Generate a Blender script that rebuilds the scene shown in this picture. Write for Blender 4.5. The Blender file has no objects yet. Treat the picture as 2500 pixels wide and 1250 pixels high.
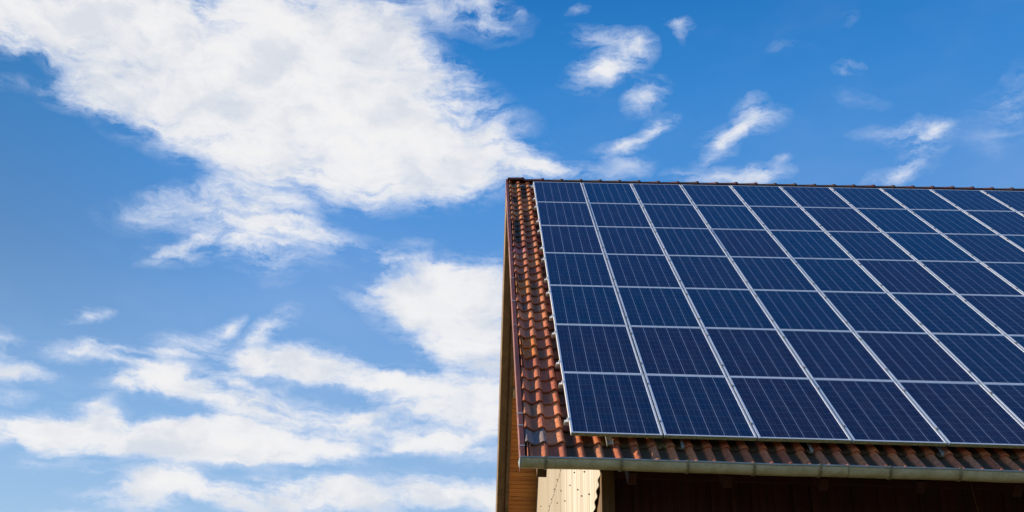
import bpy, math, random
from mathutils import Vector, Matrix
random.seed(7)
R = math.radians
D = bpy.data
scene = bpy.context.scene
col = scene.collection
PITCH = R(42.5)
C, S = math.cos(PITCH), math.sin(PITCH)
Z0 = 5.06                      # height of the lower edge of the solar array above the ground


def RP(s, t, n):
    """front roof slope: s along the eave, t up the slope, n out of the slope"""
    return (s, t * C - n * S, t * S + n * C + Z0)


YR = 9.03                      # ridge line
ZR = (YR * S - .12) / C        # height of the tile crests at the ridge (above Z0)


def BP(s, b, n):
    """back roof slope: s along the ridge, b down the slope from the ridge, n out of the slope"""
    return (s, YR + b * C + n * S, ZR - b * S + n * C + Z0)


def WP(x, y, z):
    return (x, y, z + Z0)


# ------------------------------------------------------------------ helpers
def tag(o, label=None, cat=None, group=None, kind=None):
    if label: o['label'] = label
    if cat: o['category'] = cat
    if group: o['group'] = group
    if kind: o['kind'] = kind
    return o


def empty(name, loc=(0, 0, 0)):
    o = D.objects.new(name, None)
    o.location = loc
    o.empty_display_size = .2
    col.objects.link(o)
    return o


class MB:
    def __init__(self):
        self.v = []; self.f = []; self.sm = []

    def add(self, vs, fs, smooth=False):
        b = len(self.v)
        self.v += [tuple(p) for p in vs]
        self.f += [tuple(i + b for i in f) for f in fs]
        self.sm += [smooth] * len(fs)
        return self

    def box(self, P, a0, a1, b0, b1, c0, c1):
        vs = [P(a, b, c) for a in (a0, a1) for b in (b0, b1) for c in (c0, c1)]
        fs = [(0, 1, 3, 2), (4, 6, 7, 5), (0, 4, 5, 1), (2, 3, 7, 6), (0, 2, 6, 4), (1, 5, 7, 3)]
        return self.add(vs, fs)

    def sweep(self, profiles, closed=True, smooth=True, caps=True):
        """profiles: list of rings with equal vertex count"""
        n = len(profiles[0]); vs = [p for r in profiles for p in r]; fs = []
        for i in range(len(profiles) - 1):
            for j in range(n if closed else n - 1):
                k = (j + 1) % n
                fs.append((i * n + j, i * n + k, (i + 1) * n + k, (i + 1) * n + j))
        self.add(vs, fs, smooth)
        if closed and caps:
            m = (len(profiles) - 1) * n
            self.add(profiles[0], [tuple(range(n))]); self.add(profiles[-1], [tuple(range(n))][::-1])
        return self

    def build(self, name, mat, parent=None, bevel=0, attrs=None):
        me = D.meshes.new(name)
        me.from_pydata(self.v, [], self.f)
        me.polygons.foreach_set('use_smooth', self.sm)
        if attrs:
            for an, data in attrs.items():
                at = me.attributes.new(an, 'FLOAT_VECTOR', 'POINT')
                at.data.foreach_set('vector', [c for v in data for c in v])
        me.materials.append(mat)
        me.update()
        import bmesh
        bm = bmesh.new(); bm.from_mesh(me)
        bmesh.ops.recalc_face_normals(bm, faces=bm.faces)
        bm.to_mesh(me); bm.free()
        o = D.objects.new(name, me)
        col.objects.link(o)
        if parent: o.parent = parent
        if bevel:
            m = o.modifiers.new('bevel', 'BEVEL'); m.width = bevel; m.segments = 2; m.limit_method = 'ANGLE'
        return o


def I(x, y, z): return (x, y, z)


# ------------------------------------------------------------------ materials
class NT:
    def __init__(self, tree):
        self.t = tree; self.n = tree.nodes; self.l = tree.links

    def new(self, typ, **kw):
        nd = self.n.new(typ)
        for k, v in kw.items():
            setattr(nd, k, v)
        return nd

    def link(self, a, b): self.l.new(a, b)

    def val(self, nd, i, v):
        if hasattr(v, 'is_output') or isinstance(v, bpy.types.NodeSocket):
            self.link(v, nd.inputs[i])
        else:
            nd.inputs[i].default_value = v

    def math(self, op, a, b=0, c=0, clamp=False):
        nd = self.new('ShaderNodeMath', operation=op, use_clamp=clamp)
        self.val(nd, 0, a); self.val(nd, 1, b); self.val(nd, 2, c)
        return nd.outputs[0]

    def vmath(self, op, a, b=(0, 0, 0)):
        nd = self.new('ShaderNodeVectorMath', operation=op)
        self.val(nd, 0, a); self.val(nd, 1, b)
        return nd

    def mix(self, fac, a, b, blend='MIX'):
        nd = self.new('ShaderNodeMix', data_type='RGBA', blend_type=blend)
        self.val(nd, 0, fac)
        for i, v in ((6, a), (7, b)):
            if isinstance(v, tuple) and len(v) == 3: v = v + (1,)
            self.val(nd, i, v)
        return nd.outputs[2]

    def mrange(self, v, a, b, c=0., d=1., smooth=True):
        nd = self.new('ShaderNodeMapRange', interpolation_type='SMOOTHSTEP' if smooth else 'LINEAR')
        self.val(nd, 0, v); nd.inputs[1].default_value = a; nd.inputs[2].default_value = b
        nd.inputs[3].default_value = c; nd.inputs[4].default_value = d
        return nd.outputs[0]

    def noise(self, vec, scale, detail=4, rough=.5, dist=0.):
        nd = self.new('ShaderNodeTexNoise')
        if vec is not None: self.link(vec, nd.inputs['Vector'])
        nd.inputs['Scale'].default_value = scale; nd.inputs['Detail'].default_value = detail
        nd.inputs['Roughness'].default_value = rough; nd.inputs['Distortion'].default_value = dist
        return nd.outputs['Fac']

    def coord(self, which='Object'):
        return self.new('ShaderNodeTexCoord').outputs[which]

    def scaled(self, vec, s):
        return self.vmath('MULTIPLY', vec, s).outputs[0]

    def xyz(self, v):
        nd = self.new('ShaderNodeSeparateXYZ'); self.link(v, nd.inputs[0]); return nd.outputs


def mat(name):
    m = D.materials.new(name); m.use_nodes = True
    n = NT(m.node_tree)
    b = m.node_tree.nodes['Principled BSDF']
    n.b = b
    return m, n


def bump(n, h, strength=.3, dist=.01):
    nd = n.new('ShaderNodeBump'); nd.inputs['Strength'].default_value = strength
    nd.inputs['Distance'].default_value = dist
    n.link(h, nd.inputs['Height']); n.link(nd.outputs[0], n.b.inputs['Normal'])


def plain(name, c, rough=.6, metal=0., var=.15, scale=12, stretch=(1, 1, 1), c2=None, bstr=.15):
    m, n = mat(name)
    co = n.scaled(n.coord(), stretch)
    f = n.noise(co, scale, 6, .6)
    f2 = n.noise(co, scale * 5, 3, .6)
    f = n.mrange(n.math('ADD', n.math('MULTIPLY', f, .7), n.math('MULTIPLY', f2, .3)), .35, .65)
    hi = tuple(min(1, x * (1 + var)) for x in c); lo = c2 or tuple(x * (1 - var * 1.3) for x in c)
    n.link(n.mix(f, lo, hi), n.b.inputs['Base Color'])
    n.b.inputs['Roughness'].default_value = rough; n.b.inputs['Metallic'].default_value = metal
    bump(n, f2, bstr, .004)
    return m


# clay tiles: base colour per tile (attribute), lichen patches with painted valley shade, pale specks
def tile_material():
    m, n = mat('terracotta')
    a = n.new('ShaderNodeAttribute', attribute_name='tile_colour').outputs['Vector']
    g = n.new('ShaderNodeAttribute', attribute_name='tile_growth_shade').outputs['Vector']
    gx = n.xyz(g)
    co = n.coord()
    n1 = n.noise(co, 26, 6, .65); n2 = n.noise(co, 9, 5, .6); n3 = n.noise(co, 120, 3, .6)
    c = n.mix(n.mrange(n1, .3, .7), n.scaled(a, (.72, .68, .66)), n.scaled(a, (1.32, 1.28, 1.2)))
    lich_shade = n.mrange(n.math('ADD', n.math('MULTIPLY', n1, .55), n.math('ADD', n.math('MULTIPLY', gx[0], .62), n.math('MULTIPLY', n2, .25))), .62, .92)
    c = n.mix(lich_shade, c, n.mix(n1, (.050, .024, .010), (.11, .075, .034)))  # shade of the valleys is painted in together with the lichen
    yel = n.mrange(n.math('ADD', n1, gx[1]), .92, 1.25)
    c = n.mix(n.math('MULTIPLY', yel, .85), c, (.36, .30, .10))
    sp = n.math('MULTIPLY', n.mrange(n.math('ADD', n3, n.math('MULTIPLY', n2, .4)), .83, .90), n.mrange(gx[0], .2, .5))
    c = n.mix(n.math('MULTIPLY', sp, gx[2]), c, (.45, .42, .36))
    n.link(c, n.b.inputs['Base Color'])
    n.b.inputs['Roughness'].default_value = .68
    bump(n, n.math('ADD', n1, n.math('MULTIPLY', n3, .5)), .35, .006)
    return m


def cell_material():
    m, n = mat('solar_cells')
    co = n.coord(); x, y, z = n.xyz(co)
    cx = n.math('DIVIDE', n.math('SUBTRACT', x, .025), .157); cy = n.math('DIVIDE', n.math('SUBTRACT', y, .031), .1590)
    fx = n.math('FRACT', cx); fy = n.math('FRACT', cy)
    ix = n.math('FLOOR', cx); iy = n.math('FLOOR', cy)
    ax = n.math('ABSOLUTE', n.math('SUBTRACT', fx, .5)); ay = n.math('ABSOLUTE', n.math('SUBTRACT', fy, .5))
    gx = n.math('GREATER_THAN', ax, .5 - .0145); gy = n.math('GREATER_THAN', ay, .5 - .0085)
    out = n.math('MAXIMUM', n.math('GREATER_THAN', n.math('ABSOLUTE', n.math('SUBTRACT', cx, 3)), 3.0),
                 n.math('GREATER_THAN', n.math('ABSOLUTE', n.math('SUBTRACT', cy, 5)), 5.0))
    # three silver busbars along each cell
    b3 = n.math('FRACT', n.math('MULTIPLY', fx, 3.0))
    bus = n.math('LESS_THAN', n.math('ABSOLUTE', n.math('SUBTRACT', b3, .5)), .018)
    oi = n.new('ShaderNodeObjectInfo').outputs['Random']
    wn = n.new('ShaderNodeTexWhiteNoise', noise_dimensions='3D')
    cmb = n.new('ShaderNodeCombineXYZ'); n.link(ix, cmb.inputs[0]); n.link(iy, cmb.inputs[1]); n.link(n.math('MULTIPLY', oi, 97.), cmb.inputs[2])
    n.link(cmb.outputs[0], wn.inputs['Vector'])
    cell = wn.outputs['Value']
    # crystal grains of the polycrystalline silicon
    vor = n.new('ShaderNodeTexVoronoi', feature='F1'); n.link(n.vmath('ADD', co, cmb.outputs[0]).outputs[0], vor.inputs['Vector']); vor.inputs['Scale'].default_value = 85
    gr = n.xyz(vor.outputs['Color'])[0]
    tone = n.math('ADD', n.math('MULTIPLY', cell, .34), n.math('ADD', n.math('MULTIPLY', gr, .17), n.math('SUBTRACT', n.math('MULTIPLY', oi, .85), .18)), clamp=True)
    c = n.mix(tone, (.0025, .0320, .084), (.0185, .0175, .050))
    c = n.mix(n.math('MULTIPLY', bus, .34), c, (.34, .40, .55))
    c = n.mix(n.math('MULTIPLY', gy, .48), c, (.34, .42, .60))
    c = n.mix(n.math('MULTIPLY', n.math('MAXIMUM', gx, out), .9), c, (.62, .66, .78))
    # thin dust
    dn = n.noise(n.scaled(n.coord(), (1, .35, 1)), 5, 5, .6)
    n.link(n.mix(n.mrange(dn, .30, .8, .004, .055), c, (.45, .43, .40)), n.b.inputs['Base Color'])
    n.b.inputs['Roughness'].default_value = .10
    n.b.inputs['IOR'].default_value = 1.34
    n.b.inputs['Specular IOR Level'].default_value = .5
    return m


def board_material(name, c, c2, axis=0, grain=40, rough=.65, knot=True):
    """timber with grain along one axis (0=x,1=y,2=z)"""
    m, n = mat(name)
    st = [1., 1., 1.]; st[axis] = .06
    co = n.scaled(n.coord(), tuple(st))
    g = n.noise(co, grain, 6, .65, .3); w = n.noise(co, grain * .2, 3, .5)
    f = n.mrange(n.math('ADD', n.math('MULTIPLY', g, .6), n.math('MULTIPLY', w, .5)), .35, .75)
    cc = n.mix(f, c2, c)
    isl = n.new('ShaderNodeNewGeometry').outputs['Random Per Island']
    cc = n.mix(n.math('MULTIPLY', isl, .35), cc, n.scaled(cc, (.55, .5, .45)))
    if knot:
        k = n.noise(n.scaled(n.coord(), (1, 1, 1)), 9, 2, .5)
        cc = n.mix(n.mrange(k, .70, .76), cc, tuple(x * .25 for x in c2))
    n.link(cc, n.b.inputs['Base Color']); n.b.inputs['Roughness'].default_value = rough
    bump(n, g, .25, .003)
    return m


M = {}
M['tile'] = tile_material()
M['cells'] = cell_material()
M['alu'] = plain('anodised_aluminium', (.90, .90, .90), .45, .05, .05, 20, bstr=.03)
M['rail'] = plain('mill_aluminium', (.46, .42, .35), .5, .5, .15, 30)
M['lip'] = plain('shaded_aluminium', (.30, .27, .12), .8, .0, .3, 45, (1, 1, 1), (.11, .10, .03))  # olive tone standing in for the unlit front of the lowest frames
M['steel'] = plain('galvanised_steel', (.36, .36, .30), .5, .6, .2, 30)
M['flash'] = plain('red_brown_sheet_metal', (.25, .078, .042), .5, .0, .2, 6, (1, .3, .3))
M['clip'] = plain('bare_tin', (.62, .55, .46), .5, .2, .15, 40)
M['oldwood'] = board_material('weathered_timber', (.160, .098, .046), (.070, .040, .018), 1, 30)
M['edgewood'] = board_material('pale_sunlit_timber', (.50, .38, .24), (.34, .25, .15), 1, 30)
M['pine'] = board_material('varnished_pine', (.62, .27, .065), (.36, .13, .03), 0, 26)
M['purlin'] = board_material('rough_sawn_timber', (.42, .33, .20), (.20, .15, .085), 0, 30)
M['dark'] = board_material('shade_dark_boards', (.080, .018, .008), (.028, .007, .003), 2, 30, .9, False)  # near-black tone carries the deep shade under the eave
M['post'] = board_material('shade_brown_post', (.20, .11, .035), (.09, .05, .018), 2, 30, .8, False)  # brown chosen to carry the shade at the barn corner
M['gutter'] = plain('painted_zinc', (.50, .455, .28), .42, .0, .12, 7, (1, 1, 1), (.39, .34, .18), .05)
M['bead'] = plain('zinc_bead', (.34, .38, .36), .4, .2, .12, 12)
M['ridge'] = plain('old_ridge_clay', (.17, .045, .028), .75, 0, .3, 22, (1, 1, 1), (.075, .038, .026), .5)
M['ridge_moss'] = plain('mossy_ridge_clay', (.13, .05, .035), .85, 0, .4, 30, (1, 1, 1), (.055, .052, .030), .7)
M['strap'] = plain('tarnished_zinc', (.24, .21, .11), .5, 0, .3, 30)
M['nail'] = plain('rusty_nail', (.05, .035, .02), .6)
M['under'] = plain('roof_underlay', (.02, .016, .014), .9)


def sheet_material():
    m, n = mat('cream_fibre_cement')
    co = n.coord(); x, y, z = n.xyz(co)
    cy = n.new('ShaderNodeCombineXYZ'); n.link(y, cy.inputs[0]); n.link(n.math('MULTIPLY', z, .03), cy.inputs[1])
    st = n.noise(cy.outputs[0], 9, 6, .75); fine = n.noise(n.scaled(co, (1, 1, 1)), 45, 4, .7); broad = n.noise(co, .9, 4, .6)
    dirtzone = n.mrange(y, 4.4, 6.0)
    f = n.mrange(n.math('ADD', n.math('MULTIPLY', st, .8), n.math('MULTIPLY', fine, .25)), .42, .68)
    c = n.mix(f, (.44, .385, .30), (.68, .63, .55))
    # rain streaks and ribs running down the sheets
    cy2 = n.new('ShaderNodeCombineXYZ'); n.link(y, cy2.inputs[0])
    rib = n.noise(cy2.outputs[0], 3.4, 3, .7)
    c = n.mix(n.math('MULTIPLY', n.mrange(n.math('ABSOLUTE', n.math('SUBTRACT', rib, .5)), .045, .0), .8), c, (.30, .23, .15))
    d = n.math('MULTIPLY', n.math('MULTIPLY', dirtzone, n.mrange(n.math('ADD', n.math('MULTIPLY', fine, .5), n.math('MULTIPLY', st, .6)), .46, .60)), .85)
    c = n.mix(d, c, (.25, .19, .115))
    n.link(c, n.b.inputs['Base Color']); n.b.inputs['Roughness'].default_value = .8
    bump(n, st, .3, .01)
    return m


M['sheet'] = sheet_material()


def ground_material():
    m, n = mat('dry_grass_ground')
    co = n.coord()
    a = n.noise(co, .15, 5, .6); b = n.noise(co, 3, 6, .7)
    c = n.mix(n.mrange(a, .4, .6), (.17, .145, .06), (.24, .18, .09))
    c = n.mix(n.mrange(b, .4, .65), c, (.07, .085, .03))
    n.link(c, n.b.inputs['Base Color']); n.b.inputs['Roughness'].default_value = .95
    bump(n, b, .6, .05)
    return m
# ------------------------------------------------------------------ the setting
def disc(name, m, z, r, seg=96):
    vs = [(0, 0, z)] + [(r * math.cos(2 * math.pi * i / seg), r * math.sin(2 * math.pi * i / seg), z) for i in range(seg)]
    return MB().add(vs, [(0, i + 1, (i + 1) % seg + 1) for i in range(seg)]).build(name, m)


tag(disc('ground', ground_material(), 0, 3000), kind='structure')

S_END = 14.2            # right end of the barn
V0, V1 = -.555, -.503   # the verge flashing
WALL = .40              # plane of the gable wall
CRS = .352              # course of the tiles
T_TOP = 12.16

barn = tag(empty('barn', (WALL, .95, 0)), 'barn with weathered terracotta tiles, cream gable cladding and grey gutter under the solar panels', 'barn')
barn_off = Vector((WALL, .95, 0))


def part(mb, name, m, parent=None, bevel=0, attrs=None, label=None):
    """build in world coordinates, parented to the barn (or one of its parts)"""
    p = parent or barn
    off = barn_off if p is barn else Vector(p['_o']) if '_o' in p else barn_off
    mb.v = [tuple(Vector(v) - barn_off) for v in mb.v]
    o = mb.build(name, m, None, bevel, attrs)
    o.parent = p
    if label: o['label'] = label
    return o


# --- clay tiles of one slope
PAN = [(-.167, .002), (-.150, .0), (-.125, -.002), (-.100, .001), (-.078, .007), (-.058, .017), (-.042, .028), (-.026, .039), (-.012, .0455),
       (0, .047), (.011, .0445), (.021, .036), (.029, .022), (.033, .006)]
EDGE = [(-.222, .0), (-.217, .016), (-.207, .032), (-.192, .0435), (-.181, .043), (-.168, .036), (-.152, .024), (-.136, .012), (-.118, .003),
        (-.100, .001), (-.078, .007), (-.058, .017), (-.042, .028), (-.026, .039), (-.012, .0455), (0, .047), (.011, .0445), (.021, .036), (.029, .022), (.033, .006)]
BROKEN = [(-.200, -.002), (-.196, .046), (-.184, .047), (-.181, .010), (-.171, .010), (-.168, .041), (-.157, .042), (-.153, .008), (-.140, .0)] + PAN[2:]
RIBS = {34, 30, 25, 24, 23, 22, 16, 15, 14, 8, 7, 6, -1}
CLAY = [(.58, .185, .080), (.54, .165, .070), (.62, .215, .100), (.48, .135, .062), (.57, .225, .110), (.64, .22, .085)]


def tiles(P, cols, k0, k1, name, special=True):
    mb = MB(); colr = []; grow_shade = []
    rnd = random.Random(3)
    for k in range(k0, k1):
        for j in range(cols):
            c = -.283 + .198 * j
            prof = PAN
            if j == 0:
                prof = (BROKEN if (special and k in RIBS) else EDGE)
            base = rnd.choice(CLAY)
            tone = rnd.uniform(.82, 1.1)
            rgb = tuple(x * tone for x in base)
            g = rnd.uniform(.35, .75) if j < 2 else rnd.uniform(.5, .8)
            if k < 1 and j > 1: g = 1.0  # eave valleys deepest, painting in the shade below the panels
            spk = rnd.uniform(.3, .9) if j == 0 else rnd.uniform(0, .25)
            if special:
                if j == 0 and k in (7, 8): rgb, g, spk = (.66, .205, .045), -.35, 0
                if j == 0 and k in (15, 14): rgb, g, spk = (.64, .23, .06), -.2, 0
                if j == 0 and k == 0: rgb, g = (.25, .19, .18), .35
                if j == 0 and k == 20: rgb, g = (.50, .17, .14), 0.
                if j == 0 and k in (22, 23, 24, 25, 30, 34): g = .95
                if j == 1 and k in (32, 33, 31): g = .9
                if j == 1 and k in (18, 19): rgb = (.60, .22, .075)
                if k > 24 and j < 2: rgb = tuple(x * q for x, q in zip(rgb, (1.05, 1.12, .9)))
            yel = 0.
            if special and k in (-1, 0) and 2 <= j <= 9: yel = .42 if k == 0 else .22
            if special and k == 0 and j in (4, 7): yel = .55
            t0 = k * CRS + rnd.uniform(-.006, .006) - (.012 if k == -1 else 0)
            t1 = t0 + CRS + .035
            dn = rnd.uniform(-.002, .003); ds = rnd.uniform(-.003, .003); sk = rnd.uniform(-.004, .004)
            rows = []
            for t, lift in ((t0, .033), (t0 + .12, .022), (t1, 0)):
                rows.append([P(c + ds + x + sk * (t - t0) * 3, t, -.186 + lift + h + dn) for x, h in prof])
            m = len(prof)
            und = [P(c + ds + x, t0 + .002, -.186 + .033 + h - .019 + dn) for x, h in prof]
            ub = [P(c + ds + x, t0 + .10, -.186 + .023 + h - .019 + dn) for x, h in prof]
            vs = rows[0] + rows[1] + rows[2] + rows[0] + und + und + ub
            fs = []
            for a in (0, 1): fs += [(a * m + i, a * m + i + 1, (a + 1) * m + i + 1, (a + 1) * m + i) for i in range(m - 1)]
            fs += [(4 * m + i, 4 * m + i + 1, 3 * m + i + 1, 3 * m + i) for i in range(m - 1)]
            fs += [(6 * m + i, 6 * m + i + 1, 5 * m + i + 1, 5 * m + i) for i in range(m - 1)]
            mb.add(vs, fs, True)
            for q in range(7):
                for x, h in prof:
                    colr.append(rgb)
                    v = max(0., 1 - h / .034)  # valley mask for lichen and painted shade
                    grow_shade.append((g * v + (.06 if g > .8 else 0), yel, spk))
    return part(mb, name, M['tile'], attrs={'tile_colour': colr, 'tile_growth_shade': grow_shade})


NCOL = int((S_END - .1 + .283) / .198)
tiles(RP, NCOL, -1, 35, 'roof_tiles')
# back slope: same tiles, seen only from elsewhere
tiles(lambda s, t, n: BP(s, 12.36 - t, n + .12), NCOL, 0, 34, 'roof_tiles', False)

# underlay boards beneath the tiles (front and back)
mb = MB(); mb.box(RP, V0 + .06, S_END - .06, -.30, 12.0, -.25, -.20); part(mb, 'roof_deck', M['under'])
mb = MB(); mb.box(BP, V0 + .06, S_END - .06, .25, 12.3, -.13, -.085); part(mb, 'roof_deck', M['under'])

# --- ridge caps
rnd = random.Random(11)
CAP = .405


def cap_ring(s, r, zc, sx=1.):
    return [WP(s, YR + r * 1.05 * math.cos(a), ZR + zc + r * .92 * math.sin(a)) for a in [math.pi * i / 12 for i in range(13)]]


def ridge_cap(s0, s1, first=False, m='ridge'):
    dz = rnd.uniform(-.004, .006)
    z = -.045 + dz
    if first:
        rings = [(s0, .098, .02), (s1 - .09, .100, .024), (s1 - .055, .108, .026), (s1 - .02, .100, .016), (s1, .088, .0)]
    else:
        rings = [(s0 - .03, .080, 0), (s0 + .10, .084, 0), (s1 - .075, .092, .002), (s1 - .055, .106, .004), (s1 - .02, .107, .004), (s1, .096, 0)]
    mb = MB(); rr = [cap_ring(s, r, z + h) for s, r, h in rings]
    inner = [cap_ring(s, r - .014, z + h) for s, r, h in rings]
    mb.sweep(rr, closed=False)
    mb.sweep([inner[0], rr[0]], closed=False, smooth=False); mb.sweep([rr[-1], inner[-1]], closed=False, smooth=False)
    return part(mb, 'ridge_cap', M[m], label='dark red end ridge cap beside the verge' if first else None)


ridge_cap(V0 + .035, -.150, True)
s = -.155
i = 0
while s < S_END - .1:
    ridge_cap(s, min(s + CAP, S_END), False, 'ridge_moss' if (i in (1, 2, 3, 5, 8, 12, 14, 18) or rnd.random() < .25) else 'ridge')
    s += CAP; i += 1

# --- verge flashing on the front slope: folded red-brown metal, in lengths, with tin patches
joints = [-.40, 1.62, 3.58, 5.60, 7.9, 9.48, 11.5, 12.30]
for a, b in zip(joints[:-1], joints[1:]):
    mb = MB(); jig = rnd.uniform(-.004, .004)
    pr = [(V0 + jig, -.30), (V0 + jig, -.127), (V0 + .004 + jig, -.123), (V1 - .004, -.123), (V1, -.127), (V1, -.20), (V1 - .003, -.20), (V1 - .003, -.130), (V0 + .004, -.130), (V0 + .004, -.30)]
    mb.sweep([[RP(x, t, n) for x, n in pr] for t in (a, b - .004)], smooth=False)
    part(mb, 'verge_flashing', M['flash'])
for t in (11.45, 9.44, 6.98, 6.43, 4.55, 3.56, .69, .38, -.12, 5.62):
    mb = MB(); h = rnd.uniform(.012, .035)
    q = rnd.uniform(.0, .02) if t != 3.56 else 0
    mb.add([RP(V0 - .004, t, -.18), RP(V0 - .004, t, -.119), RP(V1 + .004, t + .004, -.119), RP(V1 + .004, t + .004, -.15),
            RP(V0 - .004, t + h + .02, -.18), RP(V0 - .004, t + h + q, -.119), RP(V1 + .004, t + h, -.119), RP(V1 + .004, t + h, -.15)],
           [(0, 1, 5, 4), (1, 2, 6, 5), (2, 3, 7, 6), (0, 4, 5, 1)])
    part(mb, 'tin_clip', M['clip'])
# back slope flashing
mb = MB()
pr = [(V0, -.19), (V0, .045), (V1, .045), (V1, -.05), (V1 - .004, -.05), (V1 - .004, .040), (V0 + .004, .040), (V0 + .004, -.19)]
mb.sweep([[BP(x, b, n) for x, n in pr] for b in (.02, 12.3)], smooth=False); part(mb, 'verge_flashing', M['flash'])

# --- overhang of the gable, both slopes: barge board, soffit board, verge rafter, planks, purlins
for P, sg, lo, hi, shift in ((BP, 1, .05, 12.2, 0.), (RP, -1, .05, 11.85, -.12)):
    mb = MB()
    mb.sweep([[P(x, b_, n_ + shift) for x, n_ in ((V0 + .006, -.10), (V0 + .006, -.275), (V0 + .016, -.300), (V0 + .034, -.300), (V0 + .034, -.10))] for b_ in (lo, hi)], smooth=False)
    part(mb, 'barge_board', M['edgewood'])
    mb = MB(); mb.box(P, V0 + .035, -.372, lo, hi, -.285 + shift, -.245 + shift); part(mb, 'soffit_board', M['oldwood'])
    mb = MB()
    mb.sweep([[P(x, b_, n_) for x, n_ in ((-.345, -.16), (-.345, -.335), (-.325, -.362), (-.255, -.362), (-.255, -.16))] for b_ in (lo, hi)], smooth=False)
    if sg == -1:
        mb = MB(); mb.box(P, -.360, -.257, -.20, hi, -.448, -.28)
    part(mb, 'verge_rafter', M['oldwood'] if sg == 1 else M['post'])  # front rafter takes the post's painted-shade colour
    n_pl = int((hi - lo - .1) / .115)
    mb = MB()
    for i in range(n_pl):
        a = lo + .05 + i * .115
        mb.box(P, -.371, WALL + .02, a + .004, a + .111, -.235 + shift, -.215 + shift)
    part(mb, 'soffit_planks', M['pine'], bevel=.003)
for b in (.55, 4.92, 8.9):
    mb = MB(); mb.box(BP, -.254, WALL + 2, b - .11, b + .11, -.40, -.237); part(mb, 'purlin', M['purlin'], bevel=.006)
for t in (4.2, 8.3):
    mb = MB(); mb.box(RP, -.284, WALL + 2, t - .09, t + .09, -.56, -.403); part(mb, 'purlin', M['purlin'], bevel=.006)

# --- walls
yb = YR + 12.0 * C - .35                      # back wall


def roof_under(y):                            # height of the underside of the roof at depth y
    if y < YR: return ((y * S) - .37) / C - .02
    return ZR - (y - YR) * S / C - .26 / C - .02


# gable wall: cream sheets; near end cut on a slant with a wavy end
low = -Z0
mb = MB()
a0 = (.86, -.198); a1 = (1.62, -.505)
dz = (a1[1] - a0[1]) / (a1[0] - a0[0])
y_low = a0[0] + (-1.5 - a0[1]) / dz
pts = [(a0[0] + .26, a0[1] + .30), (a0[0] + .26, a0[1] + .10), (a0[0] + .24, a0[1] + .05), (a1[0] + .24, a1[1] + .05), (2.8, a1[1] + .05 + dz * (2.8 - a1[0] - .24)), (2.8, low), (yb, low), (yb, roof_under(yb)), (YR, roof_under(YR)), (a0[0] + .26, roof_under(a0[0] + .26))]
front = [WP(WALL, y, z) for y, z in pts]; back = [WP(WALL + .008, y, z) for y, z in pts]
n = len(pts)
mb.add(front + back, [tuple(range(n)), tuple(range(2 * n - 1, n - 1, -1))] + [(i, (i + 1) % n, n + (i + 1) % n, n + i) for i in range(n)])
wall_sheet = part(mb, 'gable_cladding', M['sheet'])
# corrugated end strip along the slanted edge
mb = MB(); rings = []
L = math.hypot(1, dz)
for i in range(-20, 220):
    u = i * .012
    y = a0[0] + u / L; z = a0[1] + dz * u / L
    w = math.sin(2 * math.pi * u / .222)
    row = []
    for q, am in ((-.0, 1.), (.06, .8), (.12, .45), (.2, .12), (.28, 0.)):
        row.append(WP(WALL - .001 + .011 * am * w, y + q * .9, z + q * .35))
    rings.append(row)
mb.sweep(rings, closed=False)
o = part(mb, 'corrugated_edge_strip', M['sheet']); sol = o.modifiers.new('solid', 'SOLIDIFY'); sol.thickness = .006
# nails and drip marks on the cladding
for (y, z) in [(7.6, 1.36), (8.35, 1.37), (9.15, 1.37), (9.75, 1.37), (10.45, 1.38), (11.0, 1.37), (11.6, 1.37),
               (4.12, .61), (5.9, .60), (6.7, .95), (2.62, .24), (3.62, .24), (2.05, -.19), (3.05, .02), (12.6, 2.0), (13.4, 2.0), (14.3, 2.0), (4.9, .61), (7.6, .95), (2.0, -.62), (8.7, .60)]:
    mb = MB(); r = .011
    ring = lambda x, rr: [WP(x, y + rr * math.cos(a * math.pi / 4), z + rr * math.sin(a * math.pi / 4)) for a in range(8)]
    mb.sweep([ring(WALL - .001, r), ring(WALL - .010, r), ring(WALL - .022, r * .5)], smooth=False)
    part(mb, 'nail', M['nail'])
for i in range(34):                           # the dotted line of an old lap joint
    y = 6.75 + i * .155; z = 1.33 + rnd.uniform(-.012, .012)
    mb = MB(); mb.box(WP, WALL - .004, WALL - .001, y, y + .07, z, z + .02)
    part(mb, 'lap_hook', M['nail'])

# dark backing behind the cladding, front wall, back wall
mb = MB()
pts = [(1.0, low), (yb, low), (yb, roof_under(yb) - .02), (YR, roof_under(YR) - .02), (1.0, roof_under(1.0) - .02)]
mb.add([WP(WALL + .035, y, z) for y, z in pts] + [WP(WALL + .075, y, z) for y, z in pts], [tuple(range(5)), tuple(range(9, 4, -1))] + [(i, (i + 1) % 5, 5 + (i + 1) % 5, 5 + i) for i in range(5)])
part(mb, 'gable_frame', M['post'])  # brown backing, painted shade beside the sheet edge
mb = MB(); mb.box(WP, WALL + .012, .565, .88, 1.02, low, -.03); part(mb, 'corner_post', M['post'], bevel=.008)
mb = MB(); x = .567
while x < S_END - .5:
    w = rnd.uniform(.20, .27); d = rnd.uniform(0, .03)
    mb.box(WP, x, x + w - .006, 1.02 - d, 1.06, low, -.02)
    mb.box(WP, x + w - .035, x + w + .025, .975 - d, .985, low, -.025) if rnd.random() < .6 else None
    x += w
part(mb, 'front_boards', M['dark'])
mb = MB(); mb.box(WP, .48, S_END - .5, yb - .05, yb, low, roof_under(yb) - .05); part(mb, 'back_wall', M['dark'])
mb = MB()
pts = [(1.1, low), (yb - .06, low), (yb - .06, roof_under(yb) - .05), (YR, roof_under(YR) - .05), (1.1, roof_under(1.1) - .05)]
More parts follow.
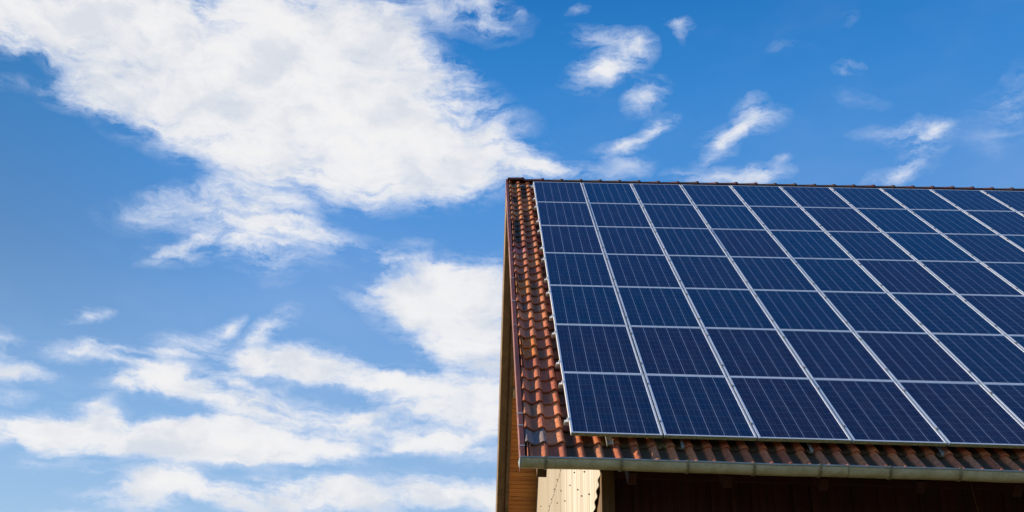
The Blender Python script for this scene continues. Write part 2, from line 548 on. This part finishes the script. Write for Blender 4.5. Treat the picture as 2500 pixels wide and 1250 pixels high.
mb.add([WP(S_END - .55, y, z) for y, z in pts] + [WP(S_END - .50, y, z) for y, z in pts], [tuple(range(5)), tuple(range(9, 4, -1))] + [(i, (i + 1) % 5, 5 + (i + 1) % 5, 5 + i) for i in range(5)])
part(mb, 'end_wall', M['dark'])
# rafter tails under the eave, a wall plate, one diagonal brace and a loose cable in the shade
for x in [.62 + 1.02 * i for i in range(13)]:
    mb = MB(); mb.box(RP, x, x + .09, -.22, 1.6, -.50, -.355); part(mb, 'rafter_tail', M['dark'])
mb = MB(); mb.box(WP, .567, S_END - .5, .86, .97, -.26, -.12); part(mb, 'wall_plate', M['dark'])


def tube(pts, r, k=8):
    rings = []
    for i, p in enumerate(pts):
        p = Vector(p); d = (Vector(pts[min(i + 1, len(pts) - 1)]) - Vector(pts[max(i - 1, 0)])).normalized()
        a = d.cross(Vector((.3, .2, 1))).normalized(); b = d.cross(a)
        rings.append([p + r * (math.cos(2 * math.pi * j / k) * a + math.sin(2 * math.pi * j / k) * b) for j in range(k)])
    return rings


mb = MB(); br = [WP(4.95, .84, -1.6), WP(6.4, .84, -.3)]
mb.sweep(tube(br, .07, 4), smooth=False); part(mb, 'brace', M['post'])
mb = MB(); mb.sweep(tube([WP(4.55 + .02 * i + .006 * i * i, .80, -.2 - .25 * i) for i in range(9)], .006)); part(mb, 'cable', M['post'])

# --- gutter with straps
GY, GZ, GR = -.237, -.377, .093
G0 = -.562


def gutter_ring(s, r, dz=0., a0=180, a1=360, k=16):
    return [WP(s, GY + r * math.cos(R(a0 + (a1 - a0) * i / k)), GZ + dz + r * math.sin(R(a0 + (a1 - a0) * i / k))) for i in range(k + 1)]


def sag(s): return .0025 * math.sin(s * 2.1 + .6) + .002 * math.sin(s * 5.3)


mb = MB(); ss = [G0 + i * .15 for i in range(int((S_END - G0) / .15) + 1)]
mb.sweep([gutter_ring(s, GR, sag(s)) for s in ss], closed=False)
mb.sweep([gutter_ring(s, GR - .003, sag(s)) for s in ss], closed=False)
gutter = part(mb, 'gutter', M['gutter'])
mb = MB(); mb.sweep([[WP(s, GY - GR - .003 + .0095 * math.cos(R(a)), GZ + sag(s) + .002 + .0105 * math.sin(R(a))) for a in range(0, 360, 36)] for s in ss])
part(mb, 'rolled_bead', M['bead'], gutter)
mb = MB(); e = gutter_ring(G0 - .004, GR + .004); e2 = gutter_ring(G0 + .012, GR + .004)
mb.add(e + [WP(G0 - .018, GY, GZ - .035)], [(i, i + 1, len(e)) for i in range(len(e) - 1)] + [(len(e) - 1, 0, len(e))], False)
mb.sweep([e, e2], closed=False); part(mb, 'end_cap', M['bead'], gutter)
for s in (-.292, .497, 1.185, 1.872, 2.55, 3.268, 3.978, 4.68, 5.38, 6.08, 6.79, 7.5, 8.2, 8.9, 9.6, 10.3, 11.0, 11.7, 12.4, 13.1):
    mb = MB()
    mb.sweep([gutter_ring(s - .015, GR + .0035, sag(s)), gutter_ring(s - .0148, GR + .010, sag(s)), gutter_ring(s + .0148, GR + .010, sag(s)), gutter_ring(s + .015, GR + .0035, sag(s))], closed=False, smooth=False)
    mb.box(lambda a, b, c: WP(a, b, c + sag(s)), s - .014, s + .014, GY - GR - .015, GY - GR + .012, GZ - .004, GZ + .016)
    part(mb, 'gutter_strap', M['strap'], gutter)
for s in (2.835, 7.02, 11.2):
    mb = MB(); mb.sweep([gutter_ring(s - .002, GR + .002, sag(s)), gutter_ring(s, GR + .003, sag(s)), gutter_ring(s + .004, GR + .002, sag(s))], closed=False)
    part(mb, 'gutter_joint', M['post'], gutter)

# ------------------------------------------------------------------ solar panels, one thing each
PW, PH, COLP, ROWP = .992, 1.652, 1.0105, 1.6600
FT = .038
ROOT_LAB = ['bottom', 'second lowest', 'third lowest', 'middle', 'third highest', 'second highest', 'top']
ORD = ['first', 'second', 'third', 'fourth', 'fifth', 'sixth', 'seventh', 'eighth', 'ninth', 'tenth', 'eleventh', 'twelfth']


def make_panel():
    root = empty('solar_panel')
    mb = MB(); w = .022; e = .022
    mb.box(I, 0, w, 0, PH, -FT, 0); mb.box(I, PW - w, PW, 0, PH, -FT, 0)
    mb.box(I, w, PW - w, .0, e, -FT, -.0004); mb.box(I, w, PW - w, PH - e, PH, -FT, -.0004)
    mb.build('frame', M['alu'], root, .0012)
    mb = MB(); mb.add([(w, e, -.0035), (PW - w, e, -.0035), (PW - w, PH - e, -.0035), (w, PH - e, -.0035)], [(0, 1, 2, 3)])
    mb.build('glass', M['cells'], root)
    mb = MB(); mb.add([(w, e, -.0075), (PW - w, e, -.0075), (PW - w, PH - e, -.0075), (w, PH - e, -.0075)], [(0, 1, 2, 3)])
    mb.build('backsheet', M['alu'], root)
    return root


def make_lip(root):
    """front face of the lowest frames, its shade put into an olive colour"""
    mb = MB(); mb.box(I, .0005, PW - .0005, -.0022, -.0003, -FT - .001, -.0022)
    mb.build('shaded_front_face', M['lip'], root)


def copy_tree(o, parent=None):
    c = o.copy(); col.objects.link(c); c.parent = parent
    for ch in o.children: copy_tree(ch, c)
    return c


panel = make_panel()
first = True
prn = random.Random(5)
NPC = 12
for r in range(7):
    for c in range(NPC):
        o = panel if first else copy_tree(panel)
        first = False
        s = c * COLP + prn.uniform(-.0012, .0012); t = r * ROWP
        o.location = RP(s, t, prn.uniform(-.0012, .0012))
        o.rotation_euler = (PITCH + prn.uniform(-.0008, .0008), prn.uniform(-.0012, .0012), 0)
        o['pc'] = c
        tag(o, 'blue solar panel in the %s row, %s from the left end of the row' % (ROOT_LAB[r], ORD[c]), 'solar panel', 'solar panels of the roof array')
        del o['pc']
        if r == 0:
            bottom_panels = [o] if c == 0 else bottom_panels + [o]
for o in bottom_panels: make_lip(o)

# ------------------------------------------------------------------ mounting rails
RT = []
for r in range(7): RT += [r * ROWP + .345, r * ROWP + 1.372]
RL = 12 * COLP
rail_names = ['lowest'] + ['%s lowest' % ORD[i] for i in range(1, 7)] + ['%s highest' % ORD[i] for i in range(6, 0, -1)] + ['highest']


def make_rail():
    root = empty('mounting_rail')
    mb = MB()
    a, b = -.052, RL
    pr = [(-.02, -.080), (.02, -.080), (.02, -.041), (.006, -.041), (.006, -.047), (-.006, -.047), (-.006, -.041), (-.02, -.041),
          (-.02, -.047), (-.017, -.0485), (-.017, -.0515), (-.02, -.053), (-.02, -.060), (-.017, -.0615), (-.017, -.0645), (-.02, -.066), (-.02, -.072), (-.0225, -.073), (-.0225, -.080)]
    mb.sweep([[(s, t, n) for t, n in pr] for s in (a, b)], smooth=False)
    mb.build('rail', M['rail'], root)
    mb = MB()          # stepped end clamp gripping the outer frame
    st = [(-.048, -.0405), (-.048, -.026), (-.020, -.026), (-.020, .004), (.008, .004), (.008, .0012), (-.003, .0012), (-.003, -.0405), (-.012, -.0405), (-.012, -.032), (-.030, -.032), (-.030, -.0405)]
    mb.sweep([[(s, t, n) for s, n in st] for t in (-.02, .02)], smooth=False)
    mb.build('end_clamp', M['alu'], root)
    for c in range(1, NPC):
        x = c * COLP - (COLP - PW) / 2
        mb = MB(); mb.box(I, x - .019, x + .019, -.022, .022, .0017, .0045); mb.box(I, x - .006, x + .006, -.018, .018, -.04, .0016)
        mb.box(I, x - .005, x + .005, -.005, .005, .0046, .010)
        mb.build('middle_clamp', M['rail'], root)
    return root


rail = make_rail()
for i, t in enumerate(RT):
    o = rail if i == 0 else copy_tree(rail)
    o.location = RP(0, t, 0); o.rotation_euler = (PITCH, 0, 0)
    tag(o, 'grey aluminium rail under the panels, %s of the fourteen rails' % rail_names[i], 'mounting rail', 'rails carrying the solar panels')

# roof hooks: bent flat steel arms coming out between the tiles below the array
hook_s = [.425, 1.205, 2.58, 3.965, 5.35, 6.73, 8.1, 9.5, 10.9]
hook_lab = ['wide bright forked steel roof hook below the bottom left panel', 'steel roof hook below the second panel from the left', 'steel roof hook below the third panel from the left',
            'steel roof hook below the fourth panel from the left', 'steel roof hook below the sixth panel from the left', 'steel roof hook below the seventh panel from the left',
            'steel roof hook below the ninth panel from the left', 'steel roof hook below the tenth panel from the left', 'steel roof hook below the eleventh panel from the left']
for s, lb in zip(hook_s, hook_lab):
    w = .036 if s < 1 else .018
    mb = MB()
    path = [(.345, -.083), (.30, -.084), (.02, -.092), (-.05, -.098), (-.062, -.104), (-.064, -.118), (-.058, -.135), (-.03, -.150), (.06, -.158)]
    if s < 1:      # forked: two cheeks joined at the nose
        for a, b in ((-w, -w + .006), (w - .006, w)):
            mb.sweep([[RP(s + q, t, n + d) for q, d in ((a, 0), (b, 0), (b, -.028), (a, -.028))] for t, n in path[:5]], smooth=False)
        mb.sweep([[RP(s + q, t + .03, n + d) for q, d in ((-w + .007, 0), (w - .007, 0), (w - .007, -.005), (-w + .007, -.005))] for t, n in path[:6]], smooth=False)
    else:
        mb.sweep([[RP(s + q, t, n + d) for q, d in ((-w, 0), (w, 0), (w, -.006), (-w, -.006))] for t, n in path], smooth=False)
    o = mb.build('roof_hook', M['steel'])
    tag(o, lb, 'roof hook', 'roof hooks under the array')

# ------------------------------------------------------------------ sky and light
LIGHT = Vector((1, -.20, -.345)).normalized()      # direction the sunlight travels
SUN = -LIGHT
sun_el = math.asin(SUN.z)
sun_az = math.atan2(SUN.x, SUN.y)                  # from +Y towards +X
sd = D.lights.new('sun', 'SUN'); sd.energy = 5.0; sd.angle = R(.5); sd.color = (1., .86, .66)
so = D.objects.new('sun', sd); so.rotation_euler = LIGHT.to_track_quat('-Z', 'Y').to_euler(); so.location = (-30, 6, 20); col.objects.link(so)

CLOUDS = [
(-27.2,34,17,8.2,2,1.1),(-24.1,34.1,5,6.5,2.4,0.75),(-21,33.7,-3,7.6,2.8,0.7),(-14.8,35.5,5,9,3.1,0.95),
(-17.3,32.7,-5,8.6,2.5,0.75),(-12.1,33.4,-12,10.6,3.9,1.1),(-9.8,35.5,-23,7,3.9,1.0),(-5.8,32.5,-21,8.3,4.3,1.1),
(-4.1,31.4,-12,8.4,3.1,1.0),(-8.1,30.7,-5,8.3,2.2,0.8),(0.1,30.5,-14,4.7,1.5,0.95),(3.5,29.8,-9,4.3,0.6,0.55),
(-21.8,31.1,8,3.7,1.3,0.8),(-19.3,31.2,1,5.8,1.4,0.7),(-16.9,30.5,-11,7.4,2.3,0.7),(-12.8,30.1,-8,7.1,2.2,0.65),
(-9.6,29,-4,9,2.1,0.7),(-5.1,28.7,4,6.2,1.6,0.6),(-1.5,34,-48,1.6,1.3,0.5),(-6.7,36.5,-35,2.1,2.1,0.5),
(-4.8,35.6,-46,2.5,1.1,0.4),(-2.9,37.4,-7,5,1.4,0.65),(-0.1,37.4,-28,1.8,1,0.55),(-26.8,32.5,24,3.1,0.7,0.7),
(-26.8,30.5,15,1.9,0.6,0.22),(-16,26.6,14,5.6,1.4,0.6),(-12.1,26,-19,4.7,2,0.75),(-14.3,25.6,23,5.3,1.4,0.6),
(-9.5,25.6,-7,5.1,1,0.6),(-17,24.3,29,2.5,0.5,0.65),(-12.1,24.1,-9,2.5,1.3,0.5),(-14.2,24.5,17,4.3,0.7,0.4),
(-18.7,26.4,25,2.1,0.8,0.28),(-5.1,24.9,-12,2.2,0.5,0.45),(-3.2,23.9,-7,3.3,2,0.9),(-2.2,22.4,-13,5,2.6,1.15),
(0.1,23.6,1,2.7,2.1,1.05),(-0.1,20.7,-19,3.3,2.7,0.95),(-2.6,21,-38,2.2,1.8,0.75),(-4.9,22.6,-17,2.6,0.7,0.75),
(-7.2,22.6,-11,1.5,0.5,0.55),(0.2,18.8,-9,3.3,2.1,0.75),(-14,20.8,42,1.6,0.6,0.75),(-11.6,20.9,31,2.1,0.8,0.75),
(-12,20.3,-4,1.8,0.6,0.45),(-14.8,19.5,1,3,0.8,0.7),(-20.8,20.4,17,1.5,0.5,0.8),(-20.9,18.5,5,2.8,0.7,0.75),
(-19.1,18.3,-3,2,0.4,0.5),(-18.3,18.9,3,3.4,0.3,0.5),(-24.6,18.2,-32,1.3,1.2,0.6),(-23.9,17.2,1,2.6,0.6,0.6),
(-23.9,16.2,3,1.6,0.6,0.5),(-22.5,17.1,-12,1.7,0.6,0.35),(-20.5,16.1,11,1.6,0.4,0.75),(-18.5,17.2,7,2.6,0.8,0.8),
(-16.1,17.8,-14,2.5,1.5,0.95),(-14.9,17.1,-9,3.2,0.8,0.8),(-12.6,18.9,11,1.8,1.1,0.95),(-10,19.1,0,4,1.2,1.15),
(-6.7,18.6,-10,3.6,1,0.7),(-9.5,19.4,5,2.2,1.1,0.8),(-12.1,19.1,6,1.3,0.8,0.6),(-16.7,18,7,1.3,0.9,0.9),
(-18.1,17.4,7,1.4,0.8,0.5),(-3.5,18.3,3,2,0.8,0.6),(-5.3,18.3,3,1.5,0.7,0.5),(-1.1,18.3,2,1.8,0.9,0.6),
(0.5,17.6,1,1.8,1.8,0.6),(-15.1,17.2,6,1.7,0.7,0.5),(-19.8,15.3,7,1.3,0.9,0.6),(-2,23.8,2,1.5,1,0.5),
(-0.1,24.3,1,1.2,0.7,0.6),(-3.8,23.1,3,1.8,1.5,0.5),(-13.8,18.3,-19,2.1,0.5,0.55),(-11.9,17,-15,3.6,1,0.85),
(-13.2,16.6,5,2.5,0.8,0.6),(-9.8,16.9,-11,4.3,1.3,0.72),(-4.7,18.1,-9,4.4,1.3,0.6),(-2,17.9,-13,4.7,1.4,0.8),
(-5.9,16.7,3,3.5,1.2,0.7),(-2.6,17.1,-18,3.6,1.2,0.72),(-6.2,15.8,3,3.3,1.2,0.65),(0,16.3,2,3.3,1.2,0.7),
(-21.2,14.5,4,5.6,1.1,1.2),(-23,14.7,3,2.9,1,0.9),(-19.8,15.4,12,1.8,1,0.9),(-17.2,14.4,1,6.5,1.3,1.15),
(-14.2,14.9,2,5.2,1.3,1.1),(-11.3,15,0,5.3,1.6,1.2),(-8.7,14.8,-6,4,1,0.8),(-14.7,15.6,6,3.1,0.5,0.6),
(-15.9,15.4,6,1,0.3,0.45),(-2.8,15.7,10,3.6,0.9,0.85),(-0.8,15.3,-8,4,1,0.85),(-4.5,15.2,18,1.4,0.3,0.5),
(-22.1,13,7,1.9,0.7,0.4),(-19.4,12.9,-14,2,0.5,0.35),(-16.4,12.7,5,2.7,1,1.0),(-16.7,11.9,5,3.1,1.3,1.1),
(-14.3,12.6,-10,3.1,1,0.9),(-11.8,12.1,-6,4.6,0.9,1.1),(-8.6,12.9,4,5,1,1.1),(-5.6,12.7,3,5.8,1.3,1.1),
(-1.8,13.1,-3,5.1,1.2,1.1),(0.7,12.9,2,3.6,1,1.0),(-19.9,11,6,2,0.5,0.6),(-19.5,11.8,-4,1.5,0.6,0.45),
(-11.3,13.3,4,0.8,0.2,0.4),(6.6,34.4,12,2.2,1.2,0.675),(7.7,34.7,-13,2.1,0.8,0.54),(7.5,35.9,-15,2.5,0.9,0.648),
(9.2,35.4,-24,1.3,1.2,0.63),(9.4,33.2,21,1.8,0.9,0.675),(9,31.2,25,2.5,0.6,0.558),(9.9,31.8,16,1.4,0.7,0.45),
(7.5,30.7,12,1.8,0.5,0.49500000000000005),(8.2,29.7,-3,1.8,0.9,0.49500000000000005),(15,31.1,6,2.5,0.8,0.63),(13.8,30.5,46,1.3,0.8,0.63),
(15.4,31.9,8,1.3,0.7,0.63),(13.2,28.8,-8,2.8,0.6,0.522),(15.6,28.7,4,1.8,0.6,0.5850000000000001),(16.5,29.4,8,0.7,0.3,0.36000000000000004),
(12.7,29.7,36,0.7,0.4,0.27),(23.4,29.5,-6,1.7,0.8,0.49500000000000005),(24.8,29.5,10,1,0.5,0.49500000000000005),(24.1,28.6,33,2,0.9,0.54),
(22.7,27.8,3,2,0.6,0.522),(21.8,29.9,-5,1.3,0.4,0.225),(27.8,29.7,36,2.4,1.6,0.27),(28.7,31,36,1.7,0.9,0.162),
(21,33.1,5,0.9,0.3,0.342),(11.7,36.5,-11,0.9,0.4,0.45),(11.8,36.1,-6,0.3,0.7,0.25200000000000006),(5.4,37.5,17,0.7,0.3,0.36),
(17.8,34.5,-10,1.2,0.3,0.198),(21.1,35.4,9,0.8,0.4,0.198),(21.3,31.7,-21,1.4,0.5,0.18000000000000002),(2,37.4,-30,0.5,0.4,0.35),

]
SHADES = [
(-15.6,14.2,4,5,0.5,0.8),(-17.6,14.4,1,4,0.4,0.3),(-5.6,33,-21,5.2,2.1,0.35),(-14.3,11.9,0,5.4,0.5,0.3),
(-6,12.2,3,7,0.5,0.4),(-1.2,21.5,2,2.5,0.7,0.3),(-2.7,22.9,-18,2.1,0.7,0.25),(-10.4,18.8,5,2.4,0.4,0.3),

]
W = D.worlds.new('World'); scene.world = W; W.use_nodes = True
n = NT(W.node_tree)
for nd in list(n.n): n.n.remove(nd)
sky = n.new('ShaderNodeTexSky', sky_type='NISHITA'); sky.sun_disc = False
sky.sun_elevation = sun_el; sky.sun_rotation = sun_az
sky.air_density = 1.0; sky.dust_density = .3; sky.ozone_density = 3.0
co = n.coord('Generated')
dirn = n.vmath('NORMALIZE', co).outputs[0]
dx, dy, dzz = n.xyz(dirn)
# sky colour: the physical sky, tinted towards the deep polarised blue of the photograph
skyc = n.scaled(sky.outputs[0], (.062, .110, .150))
hs = n.new('ShaderNodeHueSaturation'); hs.inputs['Saturation'].default_value = 1.0; hs.inputs['Value'].default_value = 1; n.link(skyc, hs.inputs['Color'])
# paler air towards the horizon, deep blue higher up
rampn = n.new('ShaderNodeValToRGB'); n.link(dzz, rampn.inputs[0]); rp = rampn.color_ramp; rp.interpolation = 'B_SPLINE'
stops = [(0, (.60, .72, .82)), (.15, (.42, .60, .80)), (.24, (.29, .50, .78)), (.37, (.155, .355, .72)), (.46, (.086, .300, .71)), (.545, (.040, .250, .66)), (.62, (.012, .175, .53)), (.8, (.008, .11, .42)), (1, (.006, .08, .33))]
while len(rp.elements) < len(stops): rp.elements.new(.5)
for e_, (p_, c_) in zip(rp.elements, stops): e_.position = p_; e_.color = c_ + (1,)
skyc = n.mix(.93, hs.outputs[0], rampn.outputs[0])
# broad, faint unevenness of the air: deeper towards the left, thin haze elsewhere
deep = n.math('MULTIPLY', n.mrange(dx, -.16, -.46), n.mrange(dzz, .25, .42))
skyc = n.mix(deep, skyc, n.scaled(skyc, (.86, .79, .75)))
hz = n.noise(n.scaled(dirn, (1, 1, 2.2)), 3.2, 5, .6)
skyc = n.mix(n.mrange(hz, .45, .75, 0, .10), skyc, (.55, .62, .82))
# wind-torn clouds: where they stand (az, el, tilt, half-width, half-height in degrees, weight)
acc = None
warpv = n.new('ShaderNodeTexNoise'); n.link(dirn, warpv.inputs['Vector']); warpv.inputs['Scale'].default_value = 14; warpv.inputs['Detail'].default_value = 6; warpv.inputs['Roughness'].default_value = .6
wv = n.scaled(n.vmath('SUBTRACT', warpv.outputs['Color'], (.5, .5, .5)).outputs[0], (.046, .046, .036))
dw = n.vmath('ADD', dirn, wv).outputs[0]


def ellipse(az, el, ti, a, b):
    az, el, ti = R(az), R(el), R(ti)
    c = Vector((math.sin(az) * math.cos(el), math.cos(az) * math.cos(el), math.sin(el)))
    u0 = Vector((c.y, -c.x, 0)).normalized(); v0 = u0.cross(c)
    u = u0 * math.cos(ti) + v0 * math.sin(ti); v = u.cross(c)
    m3 = Matrix((c, v, u)).transposed()
    mp = n.new('ShaderNodeMapping', vector_type='TEXTURE')
    n.link(dw, mp.inputs['Vector'])
    mp.inputs['Rotation'].default_value = m3.to_euler('XYZ')
    mp.inputs['Scale'].default_value = (1000, math.sin(R(b)), math.sin(R(a)))
    g = n.new('ShaderNodeTexGradient', gradient_type='SPHERICAL'); n.link(mp.outputs[0], g.inputs[0])
    return g.outputs['Fac']


for az, el, ti, a, b, w in CLOUDS:
    g = ellipse(az, el, ti, a, b)
    acc = n.math('MULTIPLY', g, w) if acc is None else n.math('MULTIPLY_ADD', g, w, acc)
# fair-weather clouds over the rest of the sky
vd = n.new('ShaderNodeVectorMath', operation='DOT_PRODUCT'); n.link(dirn, vd.inputs[0]); vd.inputs[1].default_value = (.025, .917, .40)
away = n.mrange(vd.outputs['Value'], .86, .76)
far = n.noise(n.scaled(dirn, (1, 1, 1.8)), 2.2, 4, .5)
acc = n.math('MULTIPLY_ADD', n.mrange(far, .56, .74), n.math('MULTIPLY', n.math('MULTIPLY', away, .9), n.mrange(dzz, .72, .5)), acc)
acc = n.math('MULTIPLY', n.math('SUBTRACT', acc, n.math('MULTIPLY', n.math('MAXIMUM', n.math('SUBTRACT', acc, .7), 0), .45)), n.mrange(dzz, -.02, .05))
P = n.scaled(dw, (1, 1, 1.75))
big = n.noise(P, 7.0, 3, .5)
f1 = n.noise(P, 24, 10, .64, .12)
# streaky fibres following the wind
rot = n.new('ShaderNodeMapping'); n.link(dw, rot.inputs[0]); rot.inputs['Rotation'].default_value = (0, R(-18), 0); rot.inputs['Scale'].default_value = (.42, .42, 1.9)
f2 = n.noise(rot.outputs[0], 46, 9, .68, .3)
f3 = n.noise(P, 9, 3, .5, .4)
tex = n.math('ADD', n.math('MULTIPLY_ADD', f1, .50, n.math('MULTIPLY', f3, .20)), n.math('MULTIPLY', f2, .30))
core = n.math('MULTIPLY_ADD', acc, 1.6, -.26)
core = n.math('MULTIPLY_ADD', n.math('SUBTRACT', tex, .5), 6.4, core)
core = n.math('MAXIMUM', n.math('MULTIPLY_ADD', n.math('SUBTRACT', big, .5), .2, core), 0)
core = n.math('MULTIPLY', core, n.math('MINIMUM', n.math('MULTIPLY', n.math('POWER', acc, 1.15), 1.65), 1.45))
veil = n.math('MULTIPLY', n.math('POWER', acc, .8), n.math('MAXIMUM', n.math('SUBTRACT', n.math('ADD', n.math('MULTIPLY', f2, .7), n.math('MULTIPLY', f1, .3)), .43), 0))
dens = n.math('MULTIPLY_ADD', veil, 6.0, core)
alpha = n.math('SUBTRACT', 1, n.math('EXPONENT', n.math('MULTIPLY', dens, -1)))
# cloud colour: white where thick and catching the sun, blue-grey in thick bases and thin veils
up = n.vmath('ADD', P, (-.022, .0, .040)).outputs[0]
rel = n.math('SUBTRACT', n.noise(P, 15, 6, .55), n.noise(up, 15, 6, .55))
lit = n.mrange(rel, -.24, .10)
sh = None
for az, el, ti, a, b, w in SHADES:
    g = ellipse(az, el, ti, a, b)
    sh = n.math('MULTIPLY', g, w) if sh is None else n.math('MULTIPLY_ADD', g, w, sh)
lit = n.math('SUBTRACT', lit, n.math('MULTIPLY', sh, n.mrange(tex, .35, .6)), clamp=True)
ccol = n.mix(lit, (.71, .745, .81), (.90, .895, .90))
ccol = n.mix(n.mrange(dens, .1, 2.4), (.60, .70, .90), ccol)
final = n.mix(alpha, skyc, ccol)
bg = n.new('ShaderNodeBackground'); n.link(final, bg.inputs[0]); bg.inputs[1].default_value = .76
wo = n.new('ShaderNodeOutputWorld'); n.link(bg.outputs[0], wo.inputs[0])
W.cycles.sampling_method = 'MANUAL'; W.cycles.sample_map_resolution = 512

# ------------------------------------------------------------------ camera
cam = D.cameras.new('camera'); co_ = D.objects.new('camera', cam); col.objects.link(co_)
Rw = ((.998895, .028219, .037585), (.023122, .401178, -.915708), (-.040918, .915565, .400082))
m3 = Matrix((Rw[0], [-x for x in Rw[1]], [-x for x in Rw[2]])).transposed()
co_.matrix_world = Matrix.Translation((-.998938, -11.812083, -3.461404 + Z0)) @ m3.to_4x4()
cam.sensor_width = 36; cam.lens = 2731.174 / 2500 * 36
cam.shift_x = (1250 - 1065.908) / 2500; cam.shift_y = (697.943 - 625) / 2500
cam.clip_end = 8000; cam.clip_start = .05
scene.camera = co_
scene.view_settings.view_transform = 'Standard'; scene.view_settings.look = 'None'
scene.view_settings.exposure = .40; scene.view_settings.gamma = 1
scene.cycles.use_denoising = True
scene.cycles.max_bounces = 8; scene.cycles.diffuse_bounces = 4
